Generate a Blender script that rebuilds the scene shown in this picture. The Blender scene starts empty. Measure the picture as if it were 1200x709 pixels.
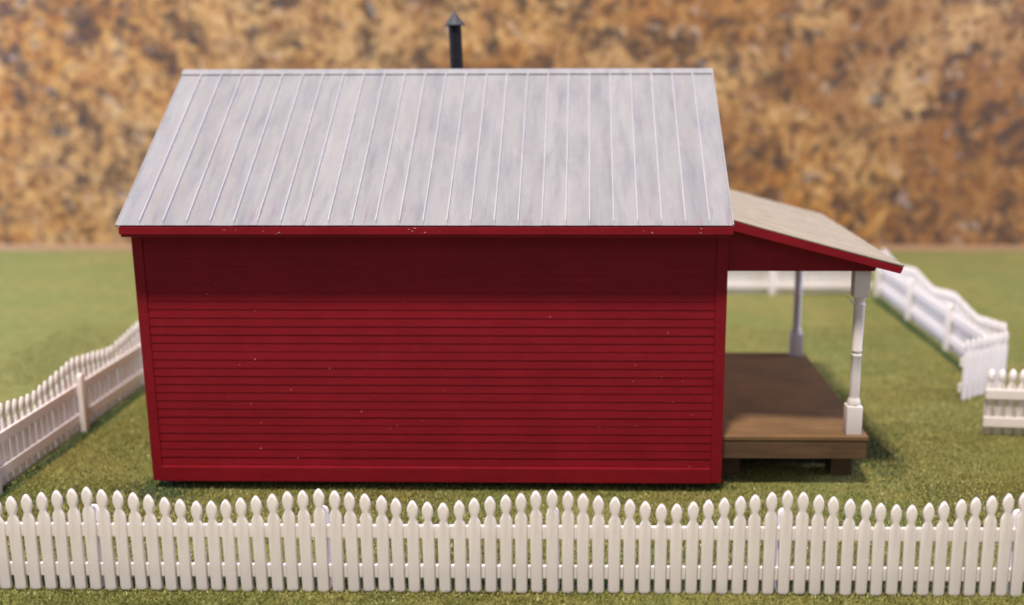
import bpy, bmesh, math, random
import numpy as np
from mathutils import Matrix, Vector

random.seed(7)
rng = np.random.default_rng(11)
scene = bpy.context.scene
COL = scene.collection

# ------------------------------------------------------------------ camera
F_PX, CX, CY = 1203.8, 664.3, 336.5            # measured on the 1200 x 709 photograph
PITCH, YAW, ROLL = 0.2118, 0.0189, -0.0025
cam_d = bpy.data.cameras.new('camera')
cam = bpy.data.objects.new('camera', cam_d); COL.objects.link(cam)
cam_d.sensor_width = 36.0
cam_d.lens = F_PX / 1200 * 36
cam_d.shift_x = -(CX - 600) / 1200
cam_d.shift_y = (CY - 354.5) / 1200
cam_d.clip_start, cam_d.clip_end = 0.05, 300
r = Vector((math.cos(YAW), math.sin(YAW), 0)); fw = Vector((-math.sin(YAW), math.cos(YAW), 0)); up = Vector((0, 0, 1))
f2 = fw * math.cos(PITCH) - up * math.sin(PITCH); u2 = up * math.cos(PITCH) + fw * math.sin(PITCH)
r3 = r * math.cos(ROLL) + u2 * math.sin(ROLL); u3 = u2 * math.cos(ROLL) - r * math.sin(ROLL)
m = Matrix((r3, u3, -f2)).transposed().to_4x4(); m.translation = Vector((5.3403, -11.8393, 5.0609))
cam.matrix_world = m
cam_d.dof.use_dof = True
cam_d.dof.focus_distance = 11.0
cam_d.dof.aperture_fstop = cam_d.lens * 1e-3 / 0.16
scene.camera = cam

# ------------------------------------------------------------------ room light
world = bpy.data.worlds.new('World'); scene.world = world; world.use_nodes = True
world.node_tree.nodes['Background'].inputs[0].default_value = (0.74, 0.76, 1.0, 1)
world.node_tree.nodes['Background'].inputs[1].default_value = 0.38

def area(name, loc, target, size, power, colour, shape='DISK', size_y=None):
    l = bpy.data.lights.new(name, 'AREA'); l.shape = shape; l.size = size
    if size_y: l.size_y = size_y
    l.energy = power; l.color = colour
    o = bpy.data.objects.new(name, l); COL.objects.link(o); o.location = loc
    o.rotation_euler = (Vector(target) - Vector(loc)).to_track_quat('-Z', 'Y').to_euler()
    return o
area('ceiling_downlight', (1.0, -.375*50, 50), (4.5, 3, 0), 5.0, 41000, (1.0, 0.88, 0.77))
area('window_daylight', (-26, 8, 12), (8, 4, 1), 20, 13000, (0.60, 0.69, 1.0), 'RECTANGLE', 12)
area('right_cool_fill', (34, 4, 13), (6, 4, 1), 14, 7500, (0.68, 0.71, 1.0), 'RECTANGLE', 10)  # added cool fill from the right; no window is known there
area('kitchen_light', (7, -24, 17), (5, 4, 1.5), 6, 450, (1.0, 0.90, 0.82))

scene.view_settings.view_transform = 'Standard'
scene.view_settings.look = 'None'
scene.view_settings.exposure = 0.0
scene.view_settings.gamma = 1.0
scene.view_settings.use_curve_mapping = False
scene.cycles.max_bounces = 6

# ------------------------------------------------------------------ materials
def nt(name):
    mt = bpy.data.materials.new(name); mt.use_nodes = True
    t = mt.node_tree; return mt, t, t.nodes['Principled BSDF']
def N(t, kind, **kw):
    n = t.nodes.new(kind)
    for k, v in kw.items():
        if hasattr(n, k) and not k.startswith('i_'): setattr(n, k, v)
        else: n.inputs[k[2:].replace('_', ' ')].default_value = v
    return n
def ramp(t, fac, stops):
    n = t.nodes.new('ShaderNodeValToRGB'); t.links.new(fac, n.inputs[0])
    e = n.color_ramp.elements
    while len(e) < len(stops): e.new(0.5)
    for el, (p, c) in zip(e, stops): el.position = p; el.color = (*c, 1) if len(c) == 3 else c
    return n.outputs[0]
def coords(t, scale=(1, 1, 1), world_space=False):
    mp = N(t, 'ShaderNodeMapping'); mp.inputs['Scale'].default_value = scale
    if world_space:
        g = N(t, 'ShaderNodeNewGeometry'); t.links.new(g.outputs['Position'], mp.inputs[0])
    else:
        c = N(t, 'ShaderNodeTexCoord'); t.links.new(c.outputs['Object'], mp.inputs[0])
    return mp.outputs[0]
def noise(t, vec, scale, detail=4, rough=.55, dist=0.0):
    n = N(t, 'ShaderNodeTexNoise'); n.inputs['Scale'].default_value = scale; n.inputs['Detail'].default_value = detail
    n.inputs['Roughness'].default_value = rough; n.inputs['Distortion'].default_value = dist
    t.links.new(vec, n.inputs['Vector']); return n.outputs[0]
def mix(t, fac, a, b, mode='MIX'):
    n = t.nodes.new('ShaderNodeMix'); n.data_type = 'RGBA'; n.blend_type = mode
    for sock, v in ((n.inputs[0], fac), (n.inputs[6], a), (n.inputs[7], b)):
        if isinstance(v, bpy.types.NodeSocket): t.links.new(v, sock)
        else: sock.default_value = v if isinstance(v, float) else (*v, 1)
    return n.outputs[2]
def bump(t, bsdf, h, strength, dist):
    b = N(t, 'ShaderNodeBump'); b.inputs['Strength'].default_value = strength; b.inputs['Distance'].default_value = dist
    t.links.new(h, b.inputs['Height']); t.links.new(b.outputs[0], bsdf.inputs['Normal'])

def mat_red():
    mt, t, b = nt('red_paint'); v = coords(t, world_space=True)
    c1 = ramp(t, noise(t, v, 1.6, 6, .65), [(.3, (.156, .0046, .0096)), (.7, (.210, .0064, .0130))])
    vs = coords(t, (1.2, 4, 16), True)
    c2 = mix(t, ramp(t, noise(t, vs, 2.2, 5), [(.45, (0, 0, 0)), (.75, (.55, .55, .55))]), c1, (.21, .010, .020))
    t.links.new(c2, b.inputs['Base Color'])
    t.links.new(ramp(t, noise(t, v, 5, 5), [(.3, (.42,)*3), (.75, (.62,)*3)]), b.inputs['Roughness'])
    b.inputs['Specular IOR Level'].default_value = .16
    bump(t, b, noise(t, v, 42, 4), .35, .006)
    return mt
def mat_roof():
    mt, t, b = nt('white_washed_metal'); v = coords(t, world_space=True)
    vs = coords(t, (5.0, .9, .9), True)
    base = ramp(t, noise(t, vs, 1.5, 6, .58, .4), [(.28, (.255, .265, .295)), (.5, (.32, .325, .345)), (.72, (.365, .365, .38))])
    pink = ramp(t, noise(t, vs, .85, 5, .6, .5), [(.5, (0, 0, 0)), (.72, (.5, .5, .5))])
    c = mix(t, pink, base, (.355, .315, .335))
    g = N(t, 'ShaderNodeNewGeometry'); sx = N(t, 'ShaderNodeSeparateXYZ'); t.links.new(g.outputs['Position'], sx.inputs[0])
    low = N(t, 'ShaderNodeMapRange'); low.inputs[1].default_value = 3.3; low.inputs[2].default_value = 3.75; low.inputs[3].default_value = 1; low.inputs[4].default_value = 0
    t.links.new(sx.outputs[2], low.inputs[0])
    sp = ramp(t, noise(t, coords(t, (9, 1.2, 1.2), True), 1.9, 3), [(.58, (0, 0, 0)), (.7, (.7, .7, .7))])
    mu = N(t, 'ShaderNodeMath', operation='MULTIPLY'); t.links.new(sp, mu.inputs[0]); t.links.new(low.outputs[0], mu.inputs[1])
    c = mix(t, mu.outputs[0], c, (.29, .19, .25))                         # bled paint stains above the eave
    mott = ramp(t, noise(t, v, 9, 6, .7), [(.3, (.93, .93, .93)), (.7, (1, 1, 1))])
    c = mix(t, 1.0, c, mott, 'MULTIPLY')
    oi = N(t, 'ShaderNodeObjectInfo')
    c = mix(t, 1.0, c, ramp(t, oi.outputs['Random'], [(0, (.93, .93, .945)), (1, (1.04, 1.035, 1.035))]), 'MULTIPLY')   # each sheet brushed a little differently
    t.links.new(c, b.inputs['Base Color']); b.inputs['Roughness'].default_value = .72
    b.inputs['Specular IOR Level'].default_value = .15
    bump(t, b, noise(t, v, 30, 5), .25, .006)
    return mt
def mat_cream():
    mt, t, b = nt('cream_metal'); v = coords(t, (1.2, 8, 1.2), True)
    c = ramp(t, noise(t, v, 3, 6, .65), [(.25, (.215, .18, .135)), (.5, (.315, .275, .215)), (.75, (.385, .35, .29))])
    t.links.new(c, b.inputs['Base Color']); b.inputs['Roughness'].default_value = .7
    return mt
def mat_white(name, col, glow=0.16):
    mt, t, b = nt(name); v = coords(t, world_space=True)
    c = ramp(t, noise(t, v, 4, 5), [(.3, tuple(x*.93 for x in col)), (.7, col)])
    t.links.new(c, b.inputs['Base Color']); b.inputs['Roughness'].default_value = .55
    b.inputs['Subsurface Weight'].default_value = .12; b.inputs['Subsurface Radius'].default_value = (.05, .04, .03)
    b.inputs['Subsurface Scale'].default_value = .6
    bump(t, b, noise(t, v, 26, 3), .12, .006)
    tr = N(t, 'ShaderNodeBsdfTranslucent'); tr.inputs[0].default_value = (*col, 1)
    mx = N(t, 'ShaderNodeMixShader'); mx.inputs[0].default_value = glow
    t.links.new(b.outputs[0], mx.inputs[1]); t.links.new(tr.outputs[0], mx.inputs[2])
    t.links.new(mx.outputs[0], t.nodes['Material Output'].inputs[0])
    return mt
def mat_wood(name, cols):
    mt, t, b = nt(name); v = coords(t, (1.0, 14, 14), True)
    n1 = noise(t, v, 1.4, 7, .65, .4)
    c = ramp(t, n1, [(.3, cols[0]), (.5, cols[1]), (.72, cols[2])])
    bl = ramp(t, noise(t, coords(t, world_space=True), 2.1, 4), [(.3, (.72,)*3), (.7, (1.05,)*3)])
    c = mix(t, 1.0, c, bl, 'MULTIPLY')
    t.links.new(c, b.inputs['Base Color']); b.inputs['Roughness'].default_value = .62
    bump(t, b, n1, .3, .008)
    return mt
def mat_pipe(name, col, rough, metal):
    mt, t, b = nt(name); v = coords(t, world_space=True)
    c = ramp(t, noise(t, v, 14, 5), [(.3, tuple(x*.6 for x in col)), (.7, col)])
    t.links.new(c, b.inputs['Base Color']); b.inputs['Roughness'].default_value = rough; b.inputs['Metallic'].default_value = metal; b.inputs['Specular IOR Level'].default_value = .2
    bump(t, b, noise(t, v, 40, 4), .3, .006)
    return mt
def mat_granite():
    mt, t, b = nt('golden_granite'); v = coords(t, world_space=True)
    wob = N(t, 'ShaderNodeTexNoise'); wob.inputs['Scale'].default_value = 1.3; wob.inputs['Detail'].default_value = 3; t.links.new(v, wob.inputs['Vector'])
    mv = N(t, 'ShaderNodeVectorMath', operation='MULTIPLY_ADD'); t.links.new(wob.outputs['Color'], mv.inputs[0]); mv.inputs[1].default_value = (.7, .7, .7); t.links.new(v, mv.inputs[2])
    w = mv.outputs[0]
    base = ramp(t, noise(t, w, 2.1, 9, .74, .3), [(.33, (.075, .030, .014)), (.42, (.27, .105, .026)), (.49, (.38, .18, .044)), (.57, (.48, .27, .082)), (.68, (.57, .42, .23))])
    big = ramp(t, noise(t, v, .22, 3, .5), [(.42, (0, 0, 0)), (.64, (.45,)*3)])
    c = mix(t, big, base, (.50, .37, .20))
    sx = N(t, 'ShaderNodeSeparateXYZ'); t.links.new(v, sx.inputs[0])
    vein = N(t, 'ShaderNodeMath', operation='MULTIPLY_ADD'); t.links.new(sx.outputs[0], vein.inputs[0]); vein.inputs[1].default_value = -.0085
    t.links.new(noise(t, w, .42, 6, .65, .3), vein.inputs[2])               # the stone runs browner towards one end of the slab
    brown = ramp(t, vein.outputs[0], [(.33, (.75,)*3), (.50, (0, 0, 0))])
    c = mix(t, brown, c, (.22, .098, .036))
    pale = ramp(t, noise(t, w, 1.5, 4, .6), [(.60, (0, 0, 0)), (.72, (.7,)*3)])
    c = mix(t, pale, c, (.58, .47, .33))
    mv2 = N(t, 'ShaderNodeVectorMath', operation='ADD'); t.links.new(w, mv2.inputs[0]); mv2.inputs[1].default_value = (31, 7, 13)
    dark = ramp(t, noise(t, mv2.outputs[0], 1.75, 7, .68, .2), [(.38, (.97,)*3), (.45, (.6,)*3), (.51, (0, 0, 0))])
    c = mix(t, dark, c, (.050, .036, .032))
    grey = ramp(t, noise(t, mv2.outputs[0], 2.6, 4, .55), [(.62, (0, 0, 0)), (.70, (.7,)*3)])
    c = mix(t, grey, c, (.30, .27, .25))
    fine = ramp(t, noise(t, w, 4.4, 5, .65), [(.40, (.9,)*3), (.49, (0, 0, 0))])
    c = mix(t, fine, c, (.13, .062, .026))
    t.links.new(c, b.inputs['Base Color']); b.inputs['Roughness'].default_value = .5
    b.inputs['Specular IOR Level'].default_value = .25
    return mt
def mat_lawn():
    mt, t, b = nt('flocked_lawn'); v = coords(t, world_space=True)
    fine = noise(t, v, 30, 4, .75)
    c = ramp(t, fine, [(.30, (.122, .117, .036)), (.5, (.240, .228, .078)), (.7, (.345, .32, .130))])
    pat = ramp(t, noise(t, v, .55, 5, .6), [(.35, (.84, .95, .84)), (.65, (1.08, 1.02, .95))])
    c = mix(t, 1.0, c, pat, 'MULTIPLY')
    med = ramp(t, noise(t, v, 3.4, 5, .65), [(.3, (.74, .80, .72)), (.65, (1.08, 1.08, 1.05))])
    c = mix(t, 1.0, c, med, 'MULTIPLY')
    t.links.new(c, b.inputs['Base Color']); b.inputs['Roughness'].default_value = .95; b.inputs['Specular IOR Level'].default_value = .1
    bump(t, b, fine, 1.0, .03)
    return mt
def mat_fibre(name, stops):
    mt, t, b = nt(name)
    g = N(t, 'ShaderNodeNewGeometry')
    c = ramp(t, g.outputs['Random Per Island'], stops)
    v = coords(t, world_space=True)
    pat = ramp(t, noise(t, v, .55, 5, .6), [(.35, (.84, .95, .84)), (.65, (1.08, 1.02, .95))])
    c = mix(t, 1.0, c, pat, 'MULTIPLY')
    med = ramp(t, noise(t, v, 3.4, 5, .65), [(.3, (.74, .80, .72)), (.65, (1.08, 1.08, 1.05))])
    c = mix(t, 1.0, c, med, 'MULTIPLY')
    t.links.new(c, b.inputs['Base Color']); b.inputs['Roughness'].default_value = .6; b.inputs['Specular IOR Level'].default_value = .3
    return mt
def mat_plain(name, col, rough=.6):
    mt, t, b = nt(name); v = coords(t, world_space=True)
    t.links.new(ramp(t, noise(t, v, 6, 5), [(.3, tuple(x*.85 for x in col)), (.7, col)]), b.inputs['Base Color'])
    b.inputs['Roughness'].default_value = rough
    return mt
RED, ROOF, CREAM = mat_red(), mat_roof(), mat_cream()
SEAMM = mat_plain('pale_seam_highlight', (.44, .44, .46), .6)  # seams paler than the sheets, a highlight put into their colour
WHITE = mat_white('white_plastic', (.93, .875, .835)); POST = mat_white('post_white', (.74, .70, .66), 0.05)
WOOD = mat_wood('stained_wood', [(.135, .075, .031), (.18, .102, .041), (.225, .130, .054)])
RIM = mat_wood('dark_stained_wood', [(.075, .042, .018), (.105, .060, .027), (.135, .080, .036)])
PIPE = mat_pipe('black_pipe', (.010, .0105, .014), .75, .0); CAP = mat_pipe('grey_metal', (.085, .09, .10), .6, .2)
GRANITE, LAWN = mat_granite(), mat_lawn()
FIBRE = mat_fibre('grass_fibre', [(0, (.07, .07, .017)), (.35, (.19, .182, .050)), (.7, (.31, .29, .092)), (.93, (.42, .38, .15)), (1, (.68, .64, .40))])
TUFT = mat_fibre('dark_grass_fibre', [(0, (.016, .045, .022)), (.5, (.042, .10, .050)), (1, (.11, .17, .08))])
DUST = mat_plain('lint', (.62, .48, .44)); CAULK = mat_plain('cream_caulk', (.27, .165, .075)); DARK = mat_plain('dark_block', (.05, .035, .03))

# ------------------------------------------------------------------ mesh helpers
def bm_box(bm, a, b, bev=0.0):
    x0, y0, z0 = a; x1, y1, z1 = b
    vs = [bm.verts.new(p) for p in ((x0,y0,z0),(x1,y0,z0),(x1,y1,z0),(x0,y1,z0),(x0,y0,z1),(x1,y0,z1),(x1,y1,z1),(x0,y1,z1))]
    fs = [bm.faces.new([vs[i] for i in f]) for f in ((3,2,1,0),(4,5,6,7),(0,1,5,4),(1,2,6,5),(2,3,7,6),(3,0,4,7))]
    if bev:
        es = {e for f in fs for e in f.edges}
        bmesh.ops.bevel(bm, geom=list(es), offset=bev, segments=2, affect='EDGES', profile=.6)
def bm_prism(bm, poly, axis, a, b, bev=0.0):
    """extrude a closed 2-D outline along an axis: 'x' takes (y,z), 'y' takes (x,z)"""
    def P(p, t): return (t, p[0], p[1]) if axis == 'x' else (p[0], t, p[1])
    A = [bm.verts.new(P(p, a)) for p in poly]; B = [bm.verts.new(P(p, b)) for p in poly]
    fs = [bm.faces.new(A), bm.faces.new(B[::-1])]
    n = len(poly)
    for i in range(n): fs.append(bm.faces.new((A[(i+1) % n], A[i], B[i], B[(i+1) % n])))
    if bev:
        es = {e for f in fs for e in f.edges}
        bmesh.ops.bevel(bm, geom=list(es), offset=bev, segments=2, affect='EDGES', profile=.6)
def bm_lathe(bm, prof, c, seg=20):
    rings = []
    for rr, z in prof:
        rings.append([bm.verts.new((c[0]+rr*math.cos(2*math.pi*k/seg), c[1]+rr*math.sin(2*math.pi*k/seg), z)) for k in range(seg)])
    for a, b in zip(rings, rings[1:]):
        for k in range(seg): bm.faces.new((a[k], a[(k+1) % seg], b[(k+1) % seg], b[k]))
    bm.faces.new(rings[0][::-1]); bm.faces.new(rings[-1])
def to_mesh(name, bm, mat, smooth=False):
    bmesh.ops.recalc_face_normals(bm, faces=bm.faces[:])
    me = bpy.data.meshes.new(name); bm.to_mesh(me); bm.free(); me.materials.append(mat)
    if smooth: 
        for p in me.polygons: p.use_smooth = True
        me.set_sharp_from_angle(angle=math.radians(40))
    return me
def link(name, me, parent=None, loc=(0, 0, 0), rot=(0, 0, 0)):
    o = bpy.data.objects.new(name, me); COL.objects.link(o)
    o.parent = parent; o.location = loc; o.rotation_euler = rot
    return o
def box(name, a, b, mat, parent=None, bev=0.0):
    bm = bmesh.new(); bm_box(bm, a, b, bev); return link(name, to_mesh(name, bm, mat), parent)
def prism(name, poly, axis, a, b, mat, parent=None, bev=0.0):
    bm = bmesh.new(); bm_prism(bm, poly, axis, a, b, bev); return link(name, to_mesh(name, bm, mat), parent)
def thing(name, label, cat, loc=(0, 0, 0), rotz=0.0, group=None):
    o = bpy.data.objects.new(name, None); COL.objects.link(o); o.empty_display_size = .2
    o.location = loc; o.rotation_euler = (0, 0, rotz); o['label'] = label; o['category'] = cat
    if group: o['group'] = group
    return o
def structure(o): o['kind'] = 'structure'; return o

# ------------------------------------------------------------------ the setting
structure(box('countertop', (-34, -16, -1.4), (40, 17.4, -.17), GRANITE, bev=.05))
structure(box('backsplash', (-34, 16.95, -.166), (40, 18, 17), GRANITE))
structure(prism('caulk_strip', [(16.945, -.166), (16.70, -.166), (16.72, -.02), (16.88, .06), (16.945, .10)], 'x', -34, 40, CAULK))
def dip(x, y):
    """the mat is pressed down a little where the house and its porch sit"""
    dx = np.maximum(np.maximum(-.2 - x, x - 9.0), 0); dy = np.maximum(np.maximum(-.25 - y, y - 4.3), 0)
    q = np.clip(1 - np.hypot(dx, dy)/.9, 0, 1)
    return -.046*q*q*(3-2*q)
bm = bmesh.new()
nx, ny = 300, 140
xs = np.linspace(-26, 34, nx); ys = np.linspace(-9, 16.5, ny)
gv = [[bm.verts.new((x, y, .006*math.sin(x*1.7+y) + .006*math.sin(y*2.3-x*.6) - .006 + float(dip(x, y)))) for x in xs] for y in ys]
for j in range(ny-1):
    for i in range(nx-1): bm.faces.new((gv[j][i], gv[j][i+1], gv[j+1][i+1], gv[j+1][i]))
bot = [[bm.verts.new((x, y, -.166)) for x in (xs[0], xs[-1])] for y in (ys[0], ys[-1])]
bm.faces.new([gv[0][i] for i in range(nx)][::-1] + [bot[0][0], bot[0][1]])
bm.faces.new([gv[-1][i] for i in range(nx)] + [bot[1][1], bot[1][0]])
structure(link('lawn', to_mesh('lawn', bm, LAWN, True)))

def fibres(name, pts, mat, lmin, lmax, width):
    n = len(pts); pts = pts.copy(); pts[:, 2] += dip(pts[:, 0], pts[:, 1])
    ang = rng.uniform(0, 2*math.pi, n); lean = rng.uniform(.15, 1.25, n); L = rng.uniform(lmin, lmax, n)
    d = np.stack([np.cos(ang)*np.sin(lean), np.sin(ang)*np.sin(lean), np.cos(lean)], 1)*L[:, None]
    a2 = rng.uniform(0, 2*math.pi, n); w = np.stack([np.cos(a2), np.sin(a2), rng.uniform(-.4, .4, n)], 1)*(width*rng.uniform(.6, 1.3, n))[:, None]
    V = np.empty((n, 3, 3), np.float32); V[:, 0] = pts - w/2; V[:, 1] = pts + w/2; V[:, 2] = pts + d
    me = bpy.data.meshes.new(name)
    me.vertices.add(3*n); me.vertices.foreach_set('co', V.ravel())
    me.loops.add(3*n); me.loops.foreach_set('vertex_index', np.arange(3*n, dtype=np.int32))
    me.polygons.add(n); me.polygons.foreach_set('loop_start', np.arange(0, 3*n, 3, dtype=np.int32))
    me.update(calc_edges=True); me.materials.append(mat)
    o = link(name, me); o['kind'] = 'stuff'; return o
def scatter(x0, x1, y0, y1, dens):
    n = int((x1-x0)*(y1-y0)*dens)
    return np.stack([rng.uniform(x0, x1, n), rng.uniform(y0, y1, n), rng.uniform(-.014, .002, n)], 1)
pts = np.concatenate([scatter(-2.4, 12.3, -3.4, .2, 4600), scatter(-3, 12.8, .2, 4, 2300), scatter(-5, 14, 4, 8, 800)])
inside = (pts[:, 0] > .2) & (pts[:, 0] < 6.9) & (pts[:, 1] > .35) & (pts[:, 1] < 3.8)
fibres('grass', pts[~inside], FIBRE, .02, .05, .014)

# ------------------------------------------------------------------ fences
SP = 2.2577 / 15                                    # picket spacing
PH_MAX, PH_MIN = 1.085, .945
def picket_height(k):                               # k = 0 at a post, 7 and 8 at the dip
    q = min(k, 15-k) / 7.0
    return PH_MAX - (PH_MAX-PH_MIN) * (q*.93 + .07*q*q)
def picket_mesh(h, wid=.121):
    hw = wid/2; t = .026
    half = [(hw*.72, 0), (hw, .022), (hw, h-.262), (hw*.84, h-.236), (hw*.56, h-.200), (hw*.56, h-.178), (hw*.82, h-.145), (hw*.90, h-.108), (hw*.84, h-.066), (hw*.48, h-.022), (hw*.14, h)]
    pts_ = half + [(-x, z) for x, z in half[::-1]]
    bm = bmesh.new(); c = h*.5
    def ring(y, ins):
        out = []
        for i, (x, z) in enumerate(pts_):
            sx = -ins if x > 0 else ins
            out.append(bm.verts.new((x + sx*min(1, abs(x)/.02), y, z + (ins if z < .03 else -ins if z > h-.03 else 0))))
        return out
    A = ring(-t, .015); A2 = ring(-t+.003, .007); B = ring(-t+.013, .002); C = ring(0, 0)
    n = len(pts_)
    bm.faces.new(A); bm.faces.new(C[::-1])
    for P, Q in ((A, A2), (A2, B), (B, C)):
        for i in range(n): bm.faces.new((P[(i+1) % n], P[i], Q[i], Q[(i+1) % n]))
    me = to_mesh('picket', bm, WHITE)
    for p in me.polygons: p.use_smooth = True
    return me
PICKETS = {k: picket_mesh(picket_height(k)) for k in range(8)}
GATE_PICKET = picket_mesh(.965, .126)
def post_mesh():
    bm = bmesh.new()
    bm_prism(bm, [(-.058, 0), (.058, 0), (.058, .81), (.045, .842), (.02, .858), (-.02, .858), (-.045, .842), (-.058, .81)], 'y', .042, .115, .008)
    return to_mesh('post', bm, WHITE, True)
POSTM = post_mesh()
_rail = {}
def rail_mesh(L):
    L = round(L, 3)
    if L not in _rail:
        bm = bmesh.new(); bm_box(bm, (0, .0015, -.068), (L, .042, .068), .008); _rail[L] = to_mesh('rail', bm, WHITE)
    return _rail[L]
def fence_run(parent, x0, y0, ang, sections, post_last=True, first_picket=True):
    """pickets on the -y side of the local run, rails and posts behind them"""
    M = Matrix.Translation((x0, y0, 0)) @ Matrix.Rotation(ang, 4, 'Z')
    def put(name, me, x, y=0.0, z=0.0, rz=0.0, ry=0.0):
        p = M @ Vector((x, y, z)); return link(name, me, parent, p, (0, ry, ang+rz))
    L = SP*15
    for s in range(sections):
        for k in range(15):
            if s == 0 and k == 0 and not first_picket: continue
            put('picket', PICKETS[min(k, 15-k)], (s*15+k)*SP + random.uniform(-.003, .003), random.uniform(-.002, 0), random.uniform(-.006, .004), random.uniform(-.02, .02), random.uniform(-.008, .008))
        for z in (.63, .212): put('rail', rail_mesh(L), s*L, 0, z)
    if post_last: put('picket', PICKETS[0], sections*L)
    for s in range(sections + (1 if post_last else 0)):
        if s == 0 and not first_picket: continue
        put('post', POSTM, s*L + random.uniform(-.01, .01))
LX, RX, YF, YB = -1.757, 11.79, -2.595, 10.93
SEC = SP*15
f = thing('picket_fence', 'long white picket fence across the front, its pickets facing the viewer', 'fence', (LX, YF, 0)); bpy.context.view_layer.update()
def local_run(f, x, y, ang, n, **kw):
    fence_run(f, x - f.location.x, y - f.location.y, ang, n, **kw)
local_run(f, LX, YF, 0, 6)
local_run(f, RX + .01, YF+.06, math.pi/2, 2, first_picket=False)
f = thing('picket_fence', 'white picket fence on the left, receding behind the red house', 'fence', (LX-.09, YB, 0))
local_run(f, LX-.09, YB, -math.pi/2, 6, post_last=False)
f = thing('picket_fence', 'bluish white picket fence on the right, running back from the open gates', 'fence', (RX+.17, 4.05, 0))
local_run(f, RX+.17, 4.05, math.pi/2, 3)
f = thing('picket_fence', 'blurred white picket fence at the back, seen under the porch roof', 'fence', (RX, YB, 0))
local_run(f, RX, YB+.06, math.pi, 6, first_picket=False)

def gate(label, hinge, ang, flip):
    """a leaf 1.13 long; local x runs from the hinge to the tip; pickets on local -y"""
    g = thing('gate', label, 'gate', (hinge[0], hinge[1], 0), ang, 'open gate leaves of the right fence')
    for k in range(8): link('picket', GATE_PICKET, g, (.055 + k*.143, 0, random.uniform(-.004, .004)), (0, 0, math.pi if flip else 0))
    for z in (.61, .207):
        bm = bmesh.new()
        bm_box(bm, (-.02, -.055 if flip else .0015, -.068), (1.125, -.0015 if flip else .055, .068), .008)
        link('rail', to_mesh('rail', bm, WHITE), g, (0, 0, z))
    return g
gate('white gate leaf swung inward with its two rails towards the viewer', (12.0, 1.80), math.radians(175), False)
gate('blurred white gate leaf turned slantwise at the end of the right fence', (12.02, 4.03), math.radians(-144.5), True)

# dark turf clumps along the fences; others deepen shade beside the porch
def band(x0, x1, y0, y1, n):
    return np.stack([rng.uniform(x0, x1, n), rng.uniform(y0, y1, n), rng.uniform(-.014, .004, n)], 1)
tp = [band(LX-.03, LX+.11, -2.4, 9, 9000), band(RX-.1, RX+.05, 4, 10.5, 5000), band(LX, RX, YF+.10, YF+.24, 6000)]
c = rng.normal(0, 1, (1600, 2)) * (.22, .45) + (9.2, 1.1); tp.append(np.stack([c[:, 0], c[:, 1], rng.uniform(-.012, .003, 1600)], 1))  # dark fibres thicken the shadow right of the porch
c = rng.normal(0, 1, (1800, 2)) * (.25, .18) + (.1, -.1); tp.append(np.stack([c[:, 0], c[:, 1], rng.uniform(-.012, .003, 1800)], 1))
tp.append(band(-.2, 7.2, .05, .45, 6000))  # dark fibres blacken the shaded gap under the house front
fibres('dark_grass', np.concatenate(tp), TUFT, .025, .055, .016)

# ------------------------------------------------------------------ the house
W, D, ZB, ZT = 7.0, 4.128, .07, 3.15
YE, ZE, YR, ZR = -.348, 3.307, D/2, 5.0175
SL = (ZR-ZE)/(YR-YE); LEN = math.hypot(YR-YE, ZR-ZE); ANG = math.atan2(ZR-ZE, YR-YE)
house = thing('red_house', 'small red clapboard model house with white metal roof and porch on its right', 'model house', (0, 0, 0))
BH, T0 = .1036, .27
def clap(poly_h=BH):
    return [(.012, 0), (-.0125, 0), (-.0135, .005), (-.006, poly_h-.002), (.012, poly_h-.002)]
def wall_front(back=False):
    w = box('wall', (.02, .012, ZB), (W-.02, .09, ZT), RED, house)
    bm = bmesh.new(); bm_prism(bm, clap(), 'x', .125, W-.135); me = to_mesh('clapboard', bm, RED)
    kids = []
    for i in range(28):
        o = link('clapboard', me, w, (0, random.uniform(-.0015, .001), T0 + i*BH)); kids.append(o)
    kids.append(box('corner_board', (0, -.026, ZB), (.124, .011, ZT), RED, w, .007))
    kids.append(box('corner_board', (W-.134, -.026, ZB), (W, .011, ZT), RED, w, .007))
    kids.append(box('sill_board', (.126, -.058, ZB), (W-.136, .011, T0-.003), RED, w, .015))
    if back: w.location = (W, D, 0); w.rotation_euler = (0, 0, math.pi)
    return w
wf = wall_front(); wall_front(True)
def wall_gable(right):
    s = 1 if right else -1; xo = W if right else 0
    def X(d): return xo + s*d
    poly = [(.10, ZB), (D-.10, ZB), (D-.10, ZT), (YR, ZR-.17-.09), (.10, ZT)]
    w = prism('wall', poly, 'x', X(-.09), X(-.02), RED, house)
    z = T0
    while z < 4.72:
        h = min(BH, 4.75-z)
        inset = 0.10 if z+h < 3.2 else max(.10, YE + (z+h+.16-ZE)/SL + .02)
        y0, y1 = inset, D-inset
        if y1-y0 < .1: break
        bm = bmesh.new()
        pr = [(-d, zz) for d, zz in clap()]
        A = [bm.verts.new((X(-.013)+s*(p[0]-.008), y0, z+p[1])) for p in pr]; B = [bm.verts.new((X(-.013)+s*(p[0]-.008), y1, z+p[1])) for p in pr]
        bm.faces.new(A); bm.faces.new(B[::-1])
        for i in range(5): bm.faces.new((A[i], A[(i+1) % 5], B[(i+1) % 5], B[i]))
        link('clapboard', to_mesh('clapboard', bm, RED), w)
        z += BH
    xa, xb = sorted((X(-.019), X(.004)))
    box('corner_board', (xa, .013, ZB), (xb, .098, ZT), RED, w, .005); box('corner_board', (xa, D-.098, ZB), (xb, D-.013, ZT), RED, w, .005)
    box('sill_board', (xa, .10, ZB), (xb, D-.10, T0-.003), RED, w, .005)
wall_gable(True); wall_gable(False)
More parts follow.
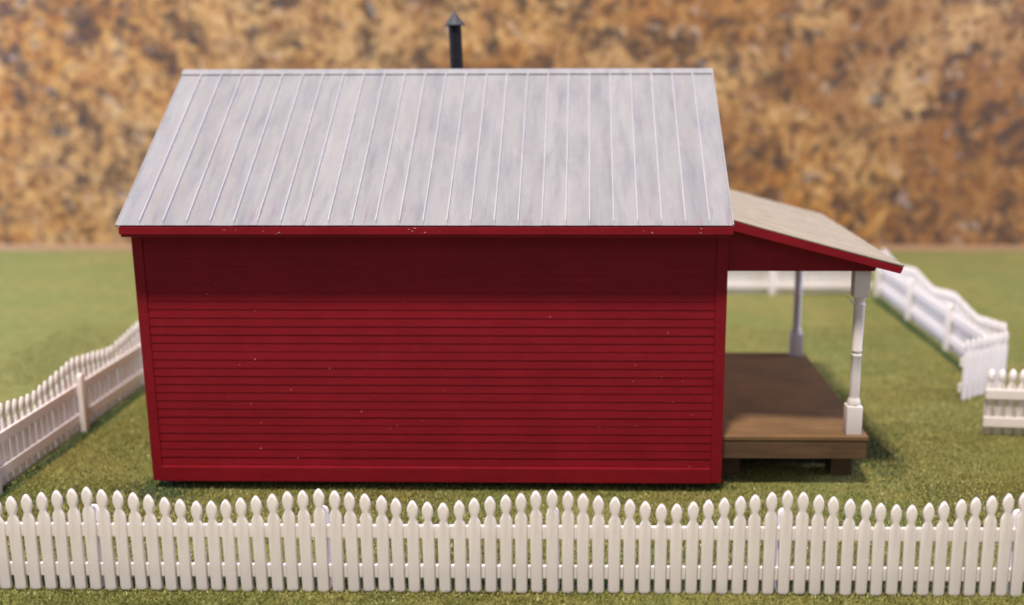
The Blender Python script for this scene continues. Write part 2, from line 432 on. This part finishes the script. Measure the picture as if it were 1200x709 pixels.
box('foundation', (.32, .3, -.09), (W-.32, D-.3, ZB-.001), DARK, house)

# lint caught on the painted wall
bm = bmesh.new()
for _ in range(34):
    x, z = random.uniform(.2, 6.8), random.uniform(.15, 2.6); q = random.uniform(.003, .007)
    bm_box(bm, (x, -.021, z), (x+q*random.choice((1, 1, 1, 2.2)), -.012, z+q*random.choice((1, 1, 1.8))))
for _ in range(16):
    x = random.choice((random.uniform(1.2, 1.9), random.uniform(3.3, 3.7), random.uniform(5.2, 6.9))); q = random.uniform(.004, .009)
    z = random.uniform(3.20, 3.272); bm_box(bm, (x, -.357, z), (x+q*random.choice((1, 2, 3)), -.349, z+q*.7))
o = link('lint', to_mesh('lint', bm, DUST), wf); o['kind'] = 'stuff'

# roof: red sheathing, fascia, metal panels, seams, ridge cap, one set per slope
def on_slope(bm, x0, x1, s0, s1, n0, n1, bev=0):
    """a bar on the front slope: s along the slope from the eave, n above it"""
    start = len(bm.verts); bm_box(bm, (x0, s0, n0), (x1, s1, n1), bev)
    vs = bm.verts[:][start:] if not bev else None
    return vs
SLOPE = Matrix.Translation((0, YE, ZE)) @ Matrix.Rotation(ANG, 4, 'X')
BACK = Matrix.Translation((W-.01, D, 0)) @ Matrix.Rotation(math.pi, 4, 'Z')
XL, XR = -.021, 7.004
roof = prism('roof', [(YE+.03, ZE-.145), (YE+.02, ZE-.012), (YR, ZR-.022), (D-YE-.02, ZE-.012), (D-YE-.03, ZE-.145), (D-.0, ZT-.02), (D-.1, ZT+.01), (YR, ZR-.19), (.1, ZT+.01), (0, ZT-.02)], 'x', .02, W-.012, RED, house)
PITCHP = (XR-XL)/26
bm = bmesh.new(); bm_box(bm, (.001, 0, -.015), (PITCHP-.001, LEN-.005, -.004), .003); PANEL = to_mesh('roof_panel', bm, ROOF)
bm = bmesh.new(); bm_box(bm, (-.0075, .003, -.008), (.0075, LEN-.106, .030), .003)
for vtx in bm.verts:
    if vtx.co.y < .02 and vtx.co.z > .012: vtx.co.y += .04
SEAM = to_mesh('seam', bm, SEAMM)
for side in (0, 1):
    M = (BACK @ SLOPE) if side else SLOPE
    def lay(name, me, x, tilt=0.0, n=0.0):
        o = link(name, me, roof); o.matrix_local = M @ Matrix.Translation((x, 0, n)) @ Matrix.Rotation(tilt, 4, 'Y'); return o
    for i in range(26):
        lay('roof_panel', PANEL, XL + i*PITCHP, random.uniform(-.008, .008), random.uniform(-.002, 0))
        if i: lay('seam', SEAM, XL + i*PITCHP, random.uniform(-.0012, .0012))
    bm = bmesh.new(); bm_box(bm, (XL-.004, 0, -.026), (XL+.014, LEN-.01, .0), .003); lay('edge_trim', to_mesh('edge_trim', bm, ROOF), 0)
    bm = bmesh.new(); bm_box(bm, (XR-.014, 0, -.03), (XR+.006, LEN-.01, .012), .003); lay('edge_trim', to_mesh('edge_trim', bm, ROOF), 0)
    bm = bmesh.new(); bm_box(bm, (XL-.008, LEN-.105, -.004), (XR+.008, LEN+.006, .014), .004); lay('ridge_cap', to_mesh('ridge_cap', bm, ROOF), 0)
    bm = bmesh.new(); bm_box(bm, (.012, -.352, 3.196), (W+.004, -.322, 3.281), .006)
    fa = link('fascia', to_mesh('fascia', bm, RED), roof)
    if side: fa.matrix_local = BACK
    bm = bmesh.new(); bm_box(bm, (.05, -.034, 3.120), (W-.03, -.001, 3.158), .006)
    fr = link('frieze_board', to_mesh('frieze_board', bm, RED), roof)
    if side: fr.matrix_local = BACK

# stovepipe behind the ridge
px_, py_ = 3.575, YR+.5
bm = bmesh.new(); bm_lathe(bm, [(.088, 4.5), (.088, 5.63), (.07, 5.64)], (0, 0), 20)
pipe = link('stovepipe', to_mesh('stovepipe', bm, PIPE, True), house); pipe.location = (px_, py_, 0)
bm = bmesh.new(); bm_lathe(bm, [(.135, 5.605), (.140, 5.615), (.075, 5.70), (.035, 5.755), (.012, 5.79)], (0, 0), 14); link('pipe_cap', to_mesh('pipe_cap', bm, CAP, True), pipe)
pipe.rotation_euler = (0, 0, 0); pipe.matrix_local = Matrix.Translation((px_, py_, 4.5)) @ Matrix.Rotation(math.radians(-1.3), 4, 'Y') @ Matrix.Translation((0, 0, -4.5))

# porch
ZD, X0, X1, Y0, Y1 = .623, W+.008, 8.80, .111, 3.90
deck = box('porch_deck', (X0, Y0+.0, ZD-.05), (X1, Y1, ZD), WOOD, house, .008)
box('rim_board', (X0+.01, Y0+.012, .335), (X1-.012, Y0+.07, ZD-.051), RIM, deck, .006)
box('rim_board', (X1-.07, Y0+.072, .335), (X1-.012, Y1-.072, ZD-.051), RIM, deck, .006)
box('rim_board', (X0+.01, Y1-.07, .335), (X1-.012, Y1-.012, ZD-.051), RIM, deck, .006)
for bx, by in ((7.03, .52), (8.46, .52), (7.03, 1.95), (8.46, 1.95), (7.03, 3.5), (8.46, 3.5)):
    box('support_block', (bx, by, -.085), (bx+.27, by+.3, .56), RIM, deck, .006)

box('gap_shade_panel', (7.28, .95, -.085), (8.60, .98, .56), DARK, deck)  # dark panels added so the gap under the deck reads black
box('gap_shade_panel', (8.60, .985, -.085), (8.63, 3.49, .56), DARK, deck)
PY0, PY1 = -.124, 4.10
PX0, PZ0, PX1, PZ1 = W+.012, 3.337, 9.013, 2.796
ps = (PZ0-PZ1)/(PX1-PX0)
def pz(x): return PZ0 - ps*(x-PX0)
proof = prism('porch_roof', [(PX0, pz(PX0)-.10), (PX1-.03, pz(PX1-.03)-.085), (PX1-.01, pz(PX1-.01)-.018), (PX0, pz(PX0)-.018)], 'y', PY0+.03, PY1-.03, RED, house)
bm = bmesh.new()                                                        # ribbed sheet
nr = 62; prof = []
for i in range(nr*4+1):
    y = PY0 + (PY1-PY0)*i/(nr*4); prof.append((y, .011*math.cos(2*math.pi*i/4)))
nxs = 16; tops = []; lows = []
for j in range(nxs+1):
    x = PX0 + (PX1-PX0)*j/nxs
    sag = -.012*math.sin(math.pi*j/nxs)
    edge = [random.uniform(-.006, .012) if j == nxs else 0 for _ in prof]
    tops.append([bm.verts.new((x+e, y, pz(x)+h-.002+sag*.5)) for (y, h), e in zip(prof, edge)])
    lows.append([bm.verts.new((x+e, y, pz(x)+h-.016+sag*.5)) for (y, h), e in zip(prof, edge)])
for G in (tops, lows):
    for j in range(nxs):
        for i in range(len(prof)-1): bm.faces.new((G[j][i], G[j][i+1], G[j+1][i+1], G[j+1][i]))
for j in (0, nxs):
    for i in range(len(prof)-1): bm.faces.new((tops[j][i], tops[j][i+1], lows[j][i+1], lows[j][i]))
for i in (0, len(prof)-1):
    for j in range(nxs): bm.faces.new((tops[j][i], tops[j+1][i], lows[j+1][i], lows[j][i]))
link('ribbed_sheet', to_mesh('ribbed_sheet', bm, CREAM, True), proof)
for ya, yb in ((PY0-.004, PY0+.028), (PY1-.028, PY1+.004)):
    prism('rake_board', [(PX0+.0, pz(PX0)-.125), (PX1-.035, pz(PX1)-.092), (PX1-.004, pz(PX1)-.022), (PX0, pz(PX0)-.017)], 'y', ya, yb, RED, proof, .005)
    yi = .10 if ya < 0 else Y1-.10
    prism('gable_panel', [(W+.012, 2.69), (8.745, 2.69), (8.765, 2.73), (8.765, pz(8.765)-.09), (W+.012, pz(W+.012)-.105)], 'y', yi, yi+.05, RED, proof, .005)
box('beam', (8.56, .152, 2.69), (8.72, Y1-.102, 2.80), RED, proof, .006)

def porch_post(x, y):
    bm = bmesh.new(); h = .094
    bm_box(bm, (-h, -h, ZD+.001), (h, h, .985), .010)
    bm_lathe(bm, [(.076, .98), (.080, 1.0), (.080, 1.035), (.066, 1.07), (.058, 1.085), (.060, 1.10), (.062, 1.35), (.058, 1.595), (.063, 1.605), (.063, 1.632), (.050, 1.640), (.050, 1.668), (.063, 1.676), (.063, 1.70), (.058, 1.71), (.066, 1.95), (.066, 2.225), (.072, 2.24), (.072, 2.262), (.056, 2.275), (.056, 2.30), (.068, 2.315), (.076, 2.352)], (0, 0), 20)
    bm_box(bm, (-h, -h, 2.350), (h, h, 2.688), .010)
    p = link('porch_post', to_mesh('porch_post', bm, POST, True), house, (x, y, 0)); return p
p1 = porch_post(8.632, .262); porch_post(8.625, 3.745)
bm = bmesh.new(); bm_prism(bm, [(-.15, 2.345), (-.055, 2.285), (-.05, 2.25), (-.09, 2.262)], 'y', -.012, .012); link('moulding_flash', to_mesh('moulding_flash', bm, POST), p1)
